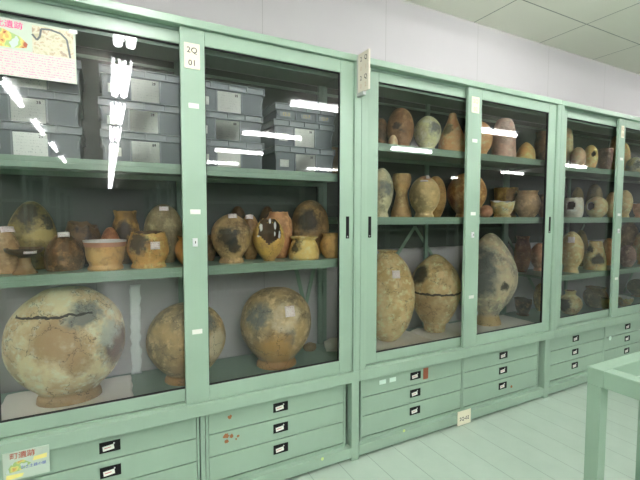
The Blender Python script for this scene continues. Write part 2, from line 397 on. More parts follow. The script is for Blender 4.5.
# projecting number sign between the first two cabinets
sg = empty('projecting_sign', (-.024, -.006, 2.075), label='cream number sign projecting from the cabinet front where the first two cabinets meet', cat='sign')
m_ = MB(); m_.box(-.005, .005, -.104, -.004, .0, .205, 0)
MF = lambda y, z: Matrix(((0,0,-1,-.0056),(-1,0,0,y),(0,1,0,z),(0,0,0,1)))
for z, a, b, mi in ((.172, '2', 'Q', 1), (.122, '0', '1', 2), (.072, '2', 'Q', 1), (.030, '0', '2', 2)):
    text_into(m_, a, .034, MF(-.032, z), mi); text_into(m_, b, .034, MF(-.076, z), mi)
m_.build('sign_plate', [mat('sign_cream', (.62, .58, .47), .5), INK, PALEINK], sg, bevel=.0)
m_ = MB(); m_.box(-.010, .010, -.06, -.001, -.018, -.0005); m_.box(-.012, .012, -.004, .0, -.018, .200); m_.build('bracket', mat('sign_bracket', (.42, .45, .42), .4, .6), sg)

# ------------------------------------------------------------------ grey crates
CRATE = painted('grey_crate_plastic', (.15, .172, .185), .45, .05)
CRATEL = mat('grey_crate_worn', (.26, .29, .30), .5)
YLAB = mat('yellow_stencil', (.62, .45, .12), .6)
def make_crate(h=.137, low=False):
    r = empty('storage_crate'); wd, dp = .366, .33
    m_ = MB()
    hb = h-.036
    # tapered tub, double flange, corner blocks, ribs
    z0, z1 = 0, hb
    x0, x1 = .010, .006
    v = [(-wd/2+x0, x0, z0), (wd/2-x0, x0, z0), (wd/2-x0, dp-x0, z0), (-wd/2+x0, dp-x0, z0), (-wd/2+x1+.006, x1, z1), (wd/2-x1-.006, x1, z1), (wd/2-x1-.006, dp-x1, z1), (-wd/2+x1+.006, dp-x1, z1)]
    m_.add(v, [(3,2,1,0), (0,1,5,4), (1,2,6,5), (2,3,7,6), (3,0,4,7), (4,5,6,7)])
    tub = m_.build('tub', CRATE, r)
    m_ = MB(); m_.box(-wd/2, wd/2, -.004, dp, hb, hb+.005); m_.box(-wd/2, wd/2, -.004, dp, h-.005, h-.001)
    m_.box(-wd/2+.006, wd/2-.006, .007, dp-.004, hb+.005, h-.005)
    for i in range(5):
        x = -wd/2+.003+i*(wd-.006)/4
        m_.box(x-.003, x+.003, -.003, .006, hb+.005, h-.005)
    m_.build('rim', CRATEL, r, bevel=.001)
    m_ = MB()
    for x in (-.0625, .0625): m_.box(x-.003, x+.003, .001, .022, 0.004, hb)
    for sx_ in (-1, 1): m_.add([(sx_*(wd/2-.024), .012, .004), (sx_*(wd/2-.020), .02, .004), (sx_*(wd/2-.020), .02, hb), (sx_*(wd/2-.004), .004, hb), (sx_*(wd/2-.018), .004, hb-.03)], [(0,1,2,3,4)] if sx_ < 0 else [(4,3,2,1,0)])
    m_.build('ribs', CRATEL, r)
    return r
cr = make_crate()
crl = make_crate(.082)
STK = [(-1.527, 3, 'leftmost crate stack'), (-1.096, 3, 'second crate stack from the left'), (-.713, 3, 'third crate stack, right of the door stile'), (-.290, 2, 'lower rightmost crate stack')]
first = True; levels = ['bottom', 'middle', 'top']
for si, (x, n, wh) in enumerate(STK):
    for k in range(n+(1 if n == 2 else 0)):
        shallow = (n == 2 and k == 2)
        if shallow: o = crl
        elif first: o = cr; first = False
        else: o = copy_tree(cr)
        yo = .100+[0, .004, -.003][k]+si*.001
        o.location = (x+[0, -.004, .003][k], yo, 1.6455+.1372*k)
        lv = levels[k] if not shallow else 'shallow top'
        tag(o, 'grey crate, %s of the %s' % (lv, wh), 'crate', 'grey crates on the top shelf')
        if not shallow:
            s_ = MB(); M = Matrix.Translation((.0, .0062, .048)) @ Matrix.Rotation(R(2.3), 4, 'X') @ Matrix.Rotation(R(random.uniform(-1.5, 1.5)), 4, 'Y')
            hh = .052 if not (si == 0 and k == 2) else .045
            s_.box(-.058, .058, -.0012, .0003, -hh+.004, hh-.004, 0, M)
            text_into(s_, '%d' % random.randint(10, 89), .016, M @ FM(.036, -.0016, .034), 1)
            s_.build('label_sheet', [SHEET[(si+k) % 4], INK], o)
            s_ = MB(); M = Matrix.Translation((-.122, .0064, .044)) @ Matrix.Rotation(R(2.3), 4, 'X')
            s_.box(-.028, .022, -.0012, .0003, -.020, .018, 0, M); s_.build('small_label', SHEET[(si+k+1) % 4], o)
        else:
            for xx in (-.12, .0, .11):
                s_ = MB(); s_.box(xx-.034, xx+.030, .0030, .0050, .012, .036, 0); text_into(s_, '12-%d' % random.randint(3, 9), .024, FM(xx, .0020, .024), 1)
                s_.build('yellow_label', [CRATEL, YLAB], o)
b_ = empty('cardboard_box', (-.058, .20, 1.6455), label='small brown cardboard box right of the lower crate stack', cat='box')
m_ = MB(); m_.box(-.034, .034, 0, .22, 0, .17); m_.build('carton', mat('brown_cardboard', (.33, .24, .13), .8), b_, bevel=.002)
MB().box(-.006, .006, -.0008, .221, .17, .1712).build('packing_tape', mat('tan_tape', (.45, .36, .2), .4), b_)

# ------------------------------------------------------------------ clay pots
PAL = {  # three clay tones each (linear)
 'olive_dark': ((.15,.12,.05),(.22,.17,.06),(.07,.06,.03)), 'brown_grey': ((.30,.20,.11),(.20,.14,.08),(.36,.27,.16)),
 'dish': ((.06,.045,.03),(.10,.07,.04),(.03,.025,.02)), 'brown_dark': ((.17,.09,.045),(.10,.06,.03),(.24,.13,.06)),
 'black_brown': ((.055,.04,.025),(.12,.07,.03),(.02,.016,.012)), 'ochre': ((.35,.21,.08),(.40,.26,.11),(.20,.12,.05)),
 'redbrown': ((.24,.10,.045),(.18,.08,.04),(.30,.15,.07)), 'ochre_dark': ((.26,.15,.045),(.16,.10,.035),(.33,.21,.07)),
 'olive': ((.27,.21,.12),(.19,.15,.08),(.32,.26,.15)), 'orange_tan': ((.46,.26,.10),(.38,.22,.08),(.52,.33,.14)),
 'orange': ((.42,.22,.08),(.34,.18,.06),(.28,.16,.06)), 'cream': ((.48,.39,.25),(.42,.31,.17),(.53,.455,.32)),
 'tan_grey': ((.34,.24,.12),(.25,.18,.10),(.42,.30,.16)), 'patchwork': ((.31,.225,.12),(.20,.15,.09),(.40,.31,.18)),
 'brown': ((.26,.15,.07),(.18,.11,.05),(.32,.21,.10)), 'olive_ochre': ((.30,.21,.105),(.22,.15,.08),(.36,.26,.14)),
 'yellow_brown': ((.46,.29,.09),(.36,.22,.08),(.28,.17,.07)), 'redtan': ((.36,.19,.10),(.28,.15,.07),(.42,.25,.13)),
 'brown_soot': ((.26,.17,.08),(.13,.09,.05),(.34,.22,.10)), 'yellow': ((.47,.33,.13),(.40,.26,.10),(.47,.38,.22)),
 'pinktan': ((.52,.32,.19),(.44,.27,.16),(.58,.38,.24)), 'redbrown2': ((.26,.14,.07),(.18,.10,.05),(.31,.19,.10)),
 'pale': ((.48,.45,.26),(.36,.34,.20),(.56,.54,.36)), 'orangepink': ((.56,.29,.15),(.46,.23,.11),(.60,.36,.20)),
 'greyolive': ((.33,.30,.19),(.24,.23,.16),(.42,.38,.25)), 'tan': ((.40,.27,.13),(.32,.21,.10),(.46,.33,.17)),
 'tanolive': ((.38,.29,.15),(.30,.23,.12),(.44,.32,.17)), 'rust': ((.38,.21,.09),(.30,.15,.06),(.42,.28,.13)),
 'pinkbrown': ((.40,.21,.13),(.34,.18,.11),(.46,.27,.17)), 'creamtan': ((.56,.44,.24),(.48,.36,.18),(.62,.52,.32)),
 'darktan': ((.33,.22,.12),(.26,.18,.10),(.38,.27,.15)), 'strawc': ((.45,.345,.195),(.38,.27,.13),(.50,.40,.25)),
 'straw2': ((.45,.34,.19),(.38,.27,.13),(.50,.395,.24)), 'greymottle': ((.40,.33,.22),(.28,.25,.20),(.50,.42,.28)),
 'mauvetan': ((.42,.29,.23),(.34,.24,.19),(.48,.34,.27)), 'orange_l': ((.58,.35,.15),(.50,.29,.12),(.64,.42,.20)),
 'tan_l': ((.54,.40,.22),(.46,.33,.17),(.60,.46,.27)), 'mauve': ((.32,.19,.16),(.26,.15,.13),(.38,.24,.20)),
 'creampale': ((.62,.54,.34),(.54,.46,.27),(.68,.60,.42)), 'greycream': ((.44,.41,.33),(.36,.34,.28),(.52,.48,.38)),
 'olive_l': ((.44,.34,.17),(.36,.28,.13),(.50,.40,.22)), 'tan_y': ((.46,.35,.19),(.39,.28,.14),(.50,.40,.24)),
 'tan_y2': ((.54,.40,.20),(.46,.33,.15),(.60,.46,.25)), 'darkpink': ((.25,.15,.12),(.19,.12,.10),(.34,.24,.17)),
}
for k_ in PAL:
    lum_ = sum(PAL[k_][0])/3; g_ = 1.9 if lum_ > .2 else 1.55
    PAL[k_] = tuple(tuple(min(.85, (l_+(c_-l_)*1.1)*g_*f_) for c_ in t_) for t_, l_, f_ in ((PAL[k_][0], sum(PAL[k_][0])/3, 1.0), (PAL[k_][1], sum(PAL[k_][1])/3, .84), (PAL[k_][2], sum(PAL[k_][2])/3, 1.08)))
PC = {'soot': (.035,.033,.028), 'black': (.022,.022,.022), 'yellow': (.55,.42,.16), 'ochrep': (.50,.32,.15), 'plaster': (.52,.54,.42), 'greyp': (.19,.20,.18),
      'redbrown': (.17,.07,.035), 'creamp': (.78,.66,.44), 'orangep': (.62,.35,.11), 'olivep': (.22,.20,.10), 'pinkp': (.55,.25,.17)}
PR = {
 'ball': [(0,.45),(.06,.62),(.15,.80),(.3,.95),(.46,1),(.62,.965),(.76,.84),(.87,.64),(.95,.40),(.985,.2),(1,.0)],
 'ballfoot': [(0,.56),(.03,.55),(.07,.51),(.10,.53),(.2,.72),(.3,.86),(.4,.96),(.54,1),(.7,.945),(.8,.84),(.88,.70),(.94,.52),(.98,.32),(1,.0)],
 'bigjar': [(0,.54),(.04,.53),(.075,.50),(.115,.56),(.22,.78),(.38,.96),(.54,1),(.72,.93),(.86,.72),(.95,.47),(.99,.30),(1,.0)],
 'egg': [(0,.5),(.1,.68),(.3,.93),(.46,1),(.62,.97),(.77,.85),(.88,.66),(.95,.44),(.985,.24),(1,.0)],
 'eggtall': [(0,.34),(.05,.52),(.18,.80),(.35,.97),(.5,1),(.68,.92),(.85,.68),(.94,.42),(.97,.30),(.985,.34),(1,.34),(1,.0)],
 'eggbase': [(0,.40),(.02,.42),(.10,.46),(.14,.58),(.3,.85),(.5,1),(.64,.98),(.8,.78),(.92,.45),(.98,.2),(1,.0)],
 'eggfoot': [(0,.47),(.03,.46),(.08,.40),(.12,.38),(.17,.50),(.27,.76),(.40,.95),(.50,1),(.62,.95),(.76,.75),(.88,.5),(.96,.28),(.99,.14),(1,.0)],
 'ovoidfoot': [(0,.64),(.04,.62),(.10,.55),(.16,.62),(.3,.86),(.5,1),(.68,.96),(.84,.74),(.94,.45),(.99,.2),(1,.0)],
 'dome': [(0,1),(.15,1),(.38,.97),(.58,.87),(.76,.68),(.88,.49),(.95,.32),(.985,.17),(1,.0)],
 'dome2': [(0,.86),(.12,.97),(.3,1),(.5,.94),(.7,.77),(.85,.56),(.94,.36),(.985,.2),(1,.0)],
 'cone': [(0,1),(.2,.97),(.42,.84),(.62,.60),(.78,.40),(.90,.29),(.98,.22),(1,.0)],
 'conelow': [(0,1),(.3,.98),(.55,.86),(.75,.62),(.9,.36),(1,.0)],
 'tall': [(0,1),(.3,.93),(.6,.88),(.78,.81),(.90,.66),(.965,.45),(1,.0)],
 'vase': [(0,1),(.12,.94),(.3,.74),(.50,.56),(.60,.58),(.72,.78),(.85,.88),(.96,.84),(1,.70),(1,.0)],
}
PO = {  # open vessels: outer profile up to rim
 'ballopen': [(0,.5),(.15,.75),(.4,.97),(.6,1),(.85,.88),(1,.78)],
 'bowlrim': [(0,.86),(.06,.88),(.14,.82),(.20,.80),(.35,.90),(.6,.955),(.85,.97),(1,1)],
 'jarrim': [(0,.55),(.15,.80),(.4,.99),(.55,1),(.75,.88),(.86,.74),(.93,.76),(1,.84)],
 'ragged': [(0,.86),(.08,.80),(.15,.78),(.30,.92),(.5,1),(.75,.95),(.9,.86),(1,.80)],
 'shoulder': [(0,.6),(.2,.82),(.45,.97),(.65,1),(.82,.92),(.92,.72),(1,.66)],
 'flare': [(0,.92),(.12,.97),(.35,.95),(.65,.82),(.84,.70),(.92,.74),(1,.82)],
 'rimbowl': [(0,.70),(.06,.72),(.14,.64),(.3,.78),(.6,.92),(.9,.97),(1,1)],
 'pedestal': [(0,.62),(.05,.60),(.2,.42),(.45,.31),(.62,.29),(.70,.40),(.80,.78),(.9,.95),(1,1)],
 'bucket': [(0,.8),(.3,.9),(.6,.98),(.85,1),(1,.97)],
 'cutcone': [(0,1),(.3,.95),(.6,.8),(.85,.62),(1,.55)],
 'necked': [(0,.5),(.12,.75),(.35,.98),(.5,1),(.68,.86),(.8,.5),(.86,.42),(1,.50)],
 'broken': [(0,.35),(.06,.42),(.2,.72),(.4,.95),(.55,1),(.75,.90),(.9,.66),(1,.42)],
 'frame': [(0,.85),(.2,.95),(.6,1),(.85,.96),(1,.85)],
}
def interp(pts, n):
    # Catmull-Rom through the profile points
    res = []; P = [pts[0]]+list(pts)+[pts[-1]]
    for i in range(1, len(P)-2):
        for k in range(n):
            t = k/n; v = []
            for d in (0, 1):
                p0, p1, p2, p3 = P[i-1][d], P[i][d], P[i+1][d], P[i+2][d]
                v.append(.5*((2*p1)+(-p0+p2)*t+(2*p0-5*p1+4*p2-p3)*t*t+(-p0+3*p1-3*p2+p3)*t**3))
            res.append((max(v[0], 0), max(v[1], 0)))
    res.append(pts[-1]); return res
def prof_r(prof, zf):
    for (a, ra), (b, rb) in zip(prof[:-1], prof[1:]):
        if a <= zf <= b and b > a: return ra+(rb-ra)*(zf-a)/(b-a)
    return prof[-1][1]
def pot_material(idx, key, h, r, spec, cdir):
    c = PAL[key]; m = mat('fired_clay_%s' % key, c[0], .55, spec=.4); t = NT(m)
    co = t.coord(); cs = t.coord((idx*3.17, idx*1.31, idx*.77))
    n1 = t.noise(cs, 9, 5, .6); n2 = t.noise(cs, 26, 5, .65); n3 = t.noise(cs, 130, 3)
    col = t.mix(t.ramp(n1.outputs[0], .40, .60), c[0], c[1])
    n4 = t.noise(cs, 5, 3, .5); col = t.mix(t.math('MULTIPLY', t.ramp(n4.outputs[0], .55, .70), .5), col, tuple(q*.38 for q in c[1]))
    col = t.mix(t.ramp(n2.outputs[0], .50, .68), col, c[2])
    dist = t.noise(cs, 14, 4, .7)
    vm = t.new('ShaderNodeVectorMath', operation='MULTIPLY_ADD'); t.link(dist.outputs['Color'], vm.inputs[0]); vm.inputs[1].default_value = (.12, .12, .12); 
    sub = t.new('ShaderNodeVectorMath', operation='SUBTRACT'); t.link(co, sub.inputs[0]); sub.inputs[1].default_value = (.06, .06, .06); t.link(sub.outputs[0], vm.inputs[2])
    warp = vm.outputs[0]
    for (u, v, rad, cn) in spec_get(spec, 'patch'):
        P_ = surf(u, v, r, h, spec['_prof'], cdir, spec.get('squash', 1))
        d = t.new('ShaderNodeVectorMath', operation='DISTANCE'); t.link(warp, d.inputs[0]); d.inputs[1].default_value = P_
        f = t.ramp(d.outputs['Value'], rad*1.22, rad*.70)
        f = t.math('MULTIPLY', t.math('MULTIPLY', f, .92), t.ramp(n1.outputs[0], .28, .50)) if cn in ('ochrep', 'greyp', 'creamp', 'orangep') else t.math('MULTIPLY', f, .88)
        col = t.mix(f, col, PC[cn])
    if spec.get('foot'):
        sx = t.new('ShaderNodeSeparateXYZ'); t.link(co, sx.inputs[0])
        fz = spec.get('footz', .105)
        col = t.mix(t.math('MULTIPLY', t.ramp(sx.outputs[2], h*(fz+.02), h*(fz-.02)), .85), col, {'orange': (.56,.30,.10), 'ochre_l': (.62,.44,.18), 'tan': (.40,.25,.11)}[spec['foot']])
    # fracture lines
    if spec.get('cracks') or idx % 3 == 0:
        vo = t.new('ShaderNodeTexVoronoi', feature='DISTANCE_TO_EDGE'); vo.inputs['Scale'].default_value = (9 if r > .12 else 13)
        ad = t.new('ShaderNodeVectorMath', operation='ADD'); t.link(warp, ad.inputs[0]); ad.inputs[1].default_value = (idx*1.7, 0, 0); t.link(ad.outputs[0], vo.inputs['Vector'])
        ln = t.math('LESS_THAN', vo.outputs[0], .011)
        gate = t.ramp(n1.outputs[0], .44, .52)
        col = t.mix(t.math('MULTIPLY', t.math('MULTIPLY', ln, gate), .65), col, (.05, .035, .02))
    for (zf, u0, u1, hw) in spec_get(spec, 'crackline'):
        A = surf(u0, zf, r, h, spec['_prof'], cdir, spec.get('squash', 1)); B_ = surf(u1, zf, r, h, spec['_prof'], cdir, spec.get('squash', 1))
        sx = t.new('ShaderNodeSeparateXYZ'); t.link(co, sx.inputs[0]); w1 = t.noise(cs, 22, 3)
        dz = t.math('ABSOLUTE', t.math('ADD', t.math('SUBTRACT', sx.outputs[2], h*zf), t.math('MULTIPLY', t.math('SUBTRACT', w1.outputs[0], .5), .035)))
        mid = [(a+b)/2 for a, b in zip(A, B_)]; rad = math.dist(A, B_)/2*1.05
        dd = t.new('ShaderNodeVectorMath', operation='DISTANCE'); t.link(co, dd.inputs[0]); dd.inputs[1].default_value = tuple(mid)
        f = t.math('MULTIPLY', t.math('LESS_THAN', dz, hw), t.math('LESS_THAN', dd.outputs['Value'], rad+abs(cdir.length)*r*.35))
        col = t.mix(t.math('MULTIPLY', f, .92), col, (.02, .015, .01))
    t.link(col, t.b.inputs['Base Color'])
    t.link(t.ramp(n2.outputs[0], .2, .9), t.b.inputs['Roughness']) if False else None
    t.b.inputs['Roughness'].default_value = .50
    hgt = t.math('ADD', t.math('MULTIPLY', n2.outputs[0], 1.0), t.math('MULTIPLY', n3.outputs[0], .35))
    t.bump(hgt, .5, .005)
    return m
def spec_get(s, k): return s.get(k, [])
def surf(u, v, r, h, prof, cdir, sq=1, off=0.0):
    # point on the side facing the viewer; u -1..1 left to right, v 0..1 height
    a = math.asin(max(-1, min(1, u))); right = Vector((-cdir.y, cdir.x, 0)); rr = prof_r(prof, v)*r
    d = cdir*math.cos(a)+right*math.sin(a)
    return (d.x*(rr+off), d.y*(rr+off)*sq, v*h)
WHITE_EDGE = mat('plaster_white', (.80, .78, .74), .7)
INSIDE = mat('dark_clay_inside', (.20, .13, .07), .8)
BONE = mat('repair_plaster', (.85, .82, .72), .7)
def make_pot(idx, name, X, Y, Z, r, h, prof, key, label, sp):
    closed = prof in PR; base = PR[prof] if closed else PO[prof]
    pr_ = interp(base, 4); sp = dict(sp); sp['_prof'] = base
    cdir = Vector((CAM.x-X, CAM.y-Y, 0)).normalized(); sq = sp.get('squash', 1)
    root = empty(name, (X, Y, Z)); rnd = random.Random(idx*11+3)
    mt = pot_material(idx, key, h, r, sp, cdir)
    N = 44; verts = []; faces = []; mi = []
    seed = Vector((idx*2.3, idx*.7, 0)); amp = min(.035, .02+.004/r) if name != 'giant_jar' else .018
    def P(zf, rf, j, inner=0):
        a = 2*math.pi*j/N; d = Vector((math.cos(a), math.sin(a), 0))
        k = 1+amp*noise.noise(seed+Vector((d.x*1.1, d.y*1.1, zf*1.8)))*1.6*min(1, zf*5)
        rr = max(rf*r*k-inner, 0)
        z = zf*h
        if sp.get('cut') and zf > .3:
            fa, am = sp['cut']; ang = math.atan2(d.dot(Vector((-cdir.y, cdir.x, 0))), d.dot(cdir))
            q = .5+.5*noise.noise(seed+Vector((math.cos(a)*2.2, math.sin(a)*2.2, 3)))+.25*noise.noise(seed+Vector((math.cos(a)*7, math.sin(a)*7, 9)))
            s_ = (.55+.45*math.cos(ang-fa*3))
            z -= h*am*max(0, q)*s_*((zf-.3)/.7)
        elif not closed and zf > .9:
            z += .006*noise.noise(seed+Vector((math.cos(a)*3, math.sin(a)*3, 5)))*h/.15*.5
        return (d.x*rr, d.y*rr*sq, z)
    if prof == 'broken': pass
    rings = [(z, q) for z, q in pr_]
    for z, q in rings: verts += [P(z, max(q, .0), j) for j in range(N)]
    nr = len(rings)
    for i in range(nr-1):
        for j in range(N): faces.append((i*N+j, i*N+(j+1) % N, (i+1)*N+(j+1) % N, (i+1)*N+j)); mi.append(0)
    faces.append(tuple(range(N-1, -1, -1))); mi.append(0)
    if not closed:
        th = max(.005, r*.07); inn = [(z, q) for z, q in rings if z > .12 or prof == 'pedestal' and z > .7][::-1]
        if prof == 'pedestal': inn = [(z, q) for z, q in rings if z > .72][::-1]
        b0 = len(verts)
        for z, q in inn: verts += [P(z, q, j, th) for j in range(N)]
        for j in range(N): faces.append(((nr-1)*N+j, (nr-1)*N+(j+1) % N, b0+(j+1) % N, b0+j)); mi.append(2 if sp.get('whiterim') or sp.get('rim') else 0)
        for i in range(len(inn)-1):
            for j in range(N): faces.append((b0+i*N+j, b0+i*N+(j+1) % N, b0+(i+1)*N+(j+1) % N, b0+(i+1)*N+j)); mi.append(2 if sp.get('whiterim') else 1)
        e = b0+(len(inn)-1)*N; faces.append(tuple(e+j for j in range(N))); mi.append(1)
    # a hole or broken-out side: remove wall faces near the point and show a dark hollow with thickness
    holes = []
    if sp.get('hole'): holes.append(sp['hole'])
    if prof == 'broken': holes.append((.05, .70, .062)); 
    if holes:
        keep = []; km = []
        for f, q in zip(faces, mi):
            c_ = sum((Vector(verts[i]) for i in f), Vector())/len(f); out_ = False
            for u, v, rad in holes:
                hp = Vector(surf(u, v, r, h, base, cdir)); n_ = noise.noise(c_*40)*.008
                dd = c_-hp
                if prof == 'broken':
                    # wide ragged mouth: v-shaped opening from the shoulder up
                    side = dd.dot(Vector((-cdir.y, cdir.x, 0))); zz = c_.z/h
                    if c_.dot(cdir) > .0 and zz > .42+.25*abs(side)/r+n_*6 and abs(side) < r*.72*(1-.25*(zz-.5)): out_ = True
                elif dd.length < rad+n_: out_ = True
            if not (out_ and len(f) == 4 ): keep.append(f); km.append(q)
        faces, mi = keep, km
    me = bpy.data.meshes.new('body'); me.from_pydata(verts, [], faces)
    for q in (mt, INSIDE, WHITE_EDGE): me.materials.append(q)
    me.polygons.foreach_set('material_index', mi); me.polygons.foreach_set('use_smooth', [True]*len(faces)); me.validate(); me.update()
    bo = bpy.data.objects.new('body', me); C.objects.link(bo); bo.parent = root
    if holes and closed:
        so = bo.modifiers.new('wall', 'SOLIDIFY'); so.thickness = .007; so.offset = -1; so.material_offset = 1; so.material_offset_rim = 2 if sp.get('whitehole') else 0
    if not closed and holes:
        so = bo.modifiers.new('wall', 'SOLIDIFY'); so.thickness = .004; so.offset = -1; so.material_offset_rim = 0
    if sp.get('rim') or sp.get('rimc'):
        rm = MB(); zz = h*1.0; R_ = r*base[-1][1]; prof_ = [(R_-.010, zz-.004), (R_+.004, zz-.004), (R_+.005, zz+.004), (R_-.010, zz+.005)]
        for k in range(4):
            a, b = prof_[k], prof_[(k+1) % 4]
            vs_ = [(math.cos(j*2*math.pi/N)*q[0], math.sin(j*2*math.pi/N)*q[0]*sq, q[1]) for q in (a, b) for j in range(N)]
            rm.add(vs_, [(j, (j+1) % N, N+(j+1) % N, N+j) for j in range(N)], 0, True)
        rm.build('rim', WHITE_EDGE if sp.get('rim') else mt, root)
        if sp.get('rim'):
            bd = MB(); vs_ = [(math.cos(j*2*math.pi/N)*q, math.sin(j*2*math.pi/N)*q, z) for q, z in ((R_*.975+.002, zz-.024), (R_+.0035, zz-.004)) for j in range(N)]
            bd.add(vs_, [(j, (j+1) % N, N+(j+1) % N, N+j) for j in range(N)], 0, True); bd.build('rim_band', mat('salmon_band', (.55, .28, .17), .6), root)
    if sp.get('frag'):
        for (u, v, wd, hh, s_, g) in ((-.55, .80, .022, .055, 1, 0), (-.62, .60, .018, .014, 2, 0), (.10, .96, .018, .04, 3, 0), (.48, .84, .016, .06, 4, 1), (.62, .62, .014, .05, 5, 0), (.35, .66, .010, .03, 6, 0)):
            fm = MB(); rr = random.Random(s_); n = 7
            pc = Vector(surf(u, min(v, .98), r, h, base, cdir, 1, .004)); right = Vector((-cdir.y, cdir.x, 0))
            pts = [pc+right*math.cos(i*2*math.pi/n)*wd/2*rr.uniform(.6, 1.1)+Vector((0, 0, 1))*math.sin(i*2*math.pi/n)*hh/2*rr.uniform(.6, 1.1) for i in range(n)]
            fm.add(pts+[q-cdir*.005 for q in pts], [tuple(range(n)), tuple(range(2*n-1, n-1, -1))]+[(i, i+n, (i+1) % n+n, (i+1) % n) for i in range(n)])
            fm.build('repair_fragment', WHITE_EDGE, root)
    for (u, v, wd, hh) in spec_get(sp, 'tag'):
        v = min(v, .93); e_ = .04
        p0 = Vector(surf(u, v, r, h, base, cdir, sq)); pu = Vector(surf(min(u+e_, .99), v, r, h, base, cdir, sq))-p0
        pv = Vector(surf(u, min(v+e_, .99), r, h, base, cdir, sq))-Vector(surf(u, v-e_, r, h, base, cdir, sq))
        pu.normalize(); nn = pu.cross(pv).normalized()
        if nn.dot(cdir) < 0: nn = -nn
        nn = (nn+cdir*.35).normalized(); up = (Vector((0, 0, 1))-nn*nn.z).normalized(); rt = up.cross(nn).normalized()
        tg = MB(); nx, nz = 6, 3; vv = []
        for kz in range(nz+1):
            for kx in range(nx+1):
                a_, b2 = (kx/nx-.5), (kz/nz-.5)
                bend = (a_*wd)**2/(2*max(r*.9, .04))
                vv.append(p0+nn*(.012-bend+.001*math.sin(kx+kz*2+idx))+rt*a_*wd+up*b2*hh)
        tg.add(vv, [(j*(nx+1)+i, j*(nx+1)+i+1, (j+1)*(nx+1)+i+1, (j+1)*(nx+1)+i) for j in range(nz) for i in range(nx)], 0, True)
        o_ = tg.build('paper_tag', TAG, root); so = o_.modifiers.new('t', 'SOLIDIFY'); so.thickness = .0008
    cat = {'giant_jar': 'jar', 'round_jar': 'jar', 'egg_jar': 'jar', 'footed_jar': 'jar', 'broken_jar': 'jar', 'necked_jar': 'jar', 'jar': 'jar', 'rimmed_bowl': 'bowl', 'broken_bowl': 'bowl',
           'pedestal_dish': 'dish', 'waisted_vase': 'vase', 'small_bun_pot': 'pot'}.get(name, 'pot')
    root.name = {'small_bun_pot': 'bun_shaped_pot'}.get(name, name)
    return tag(root, label, cat)
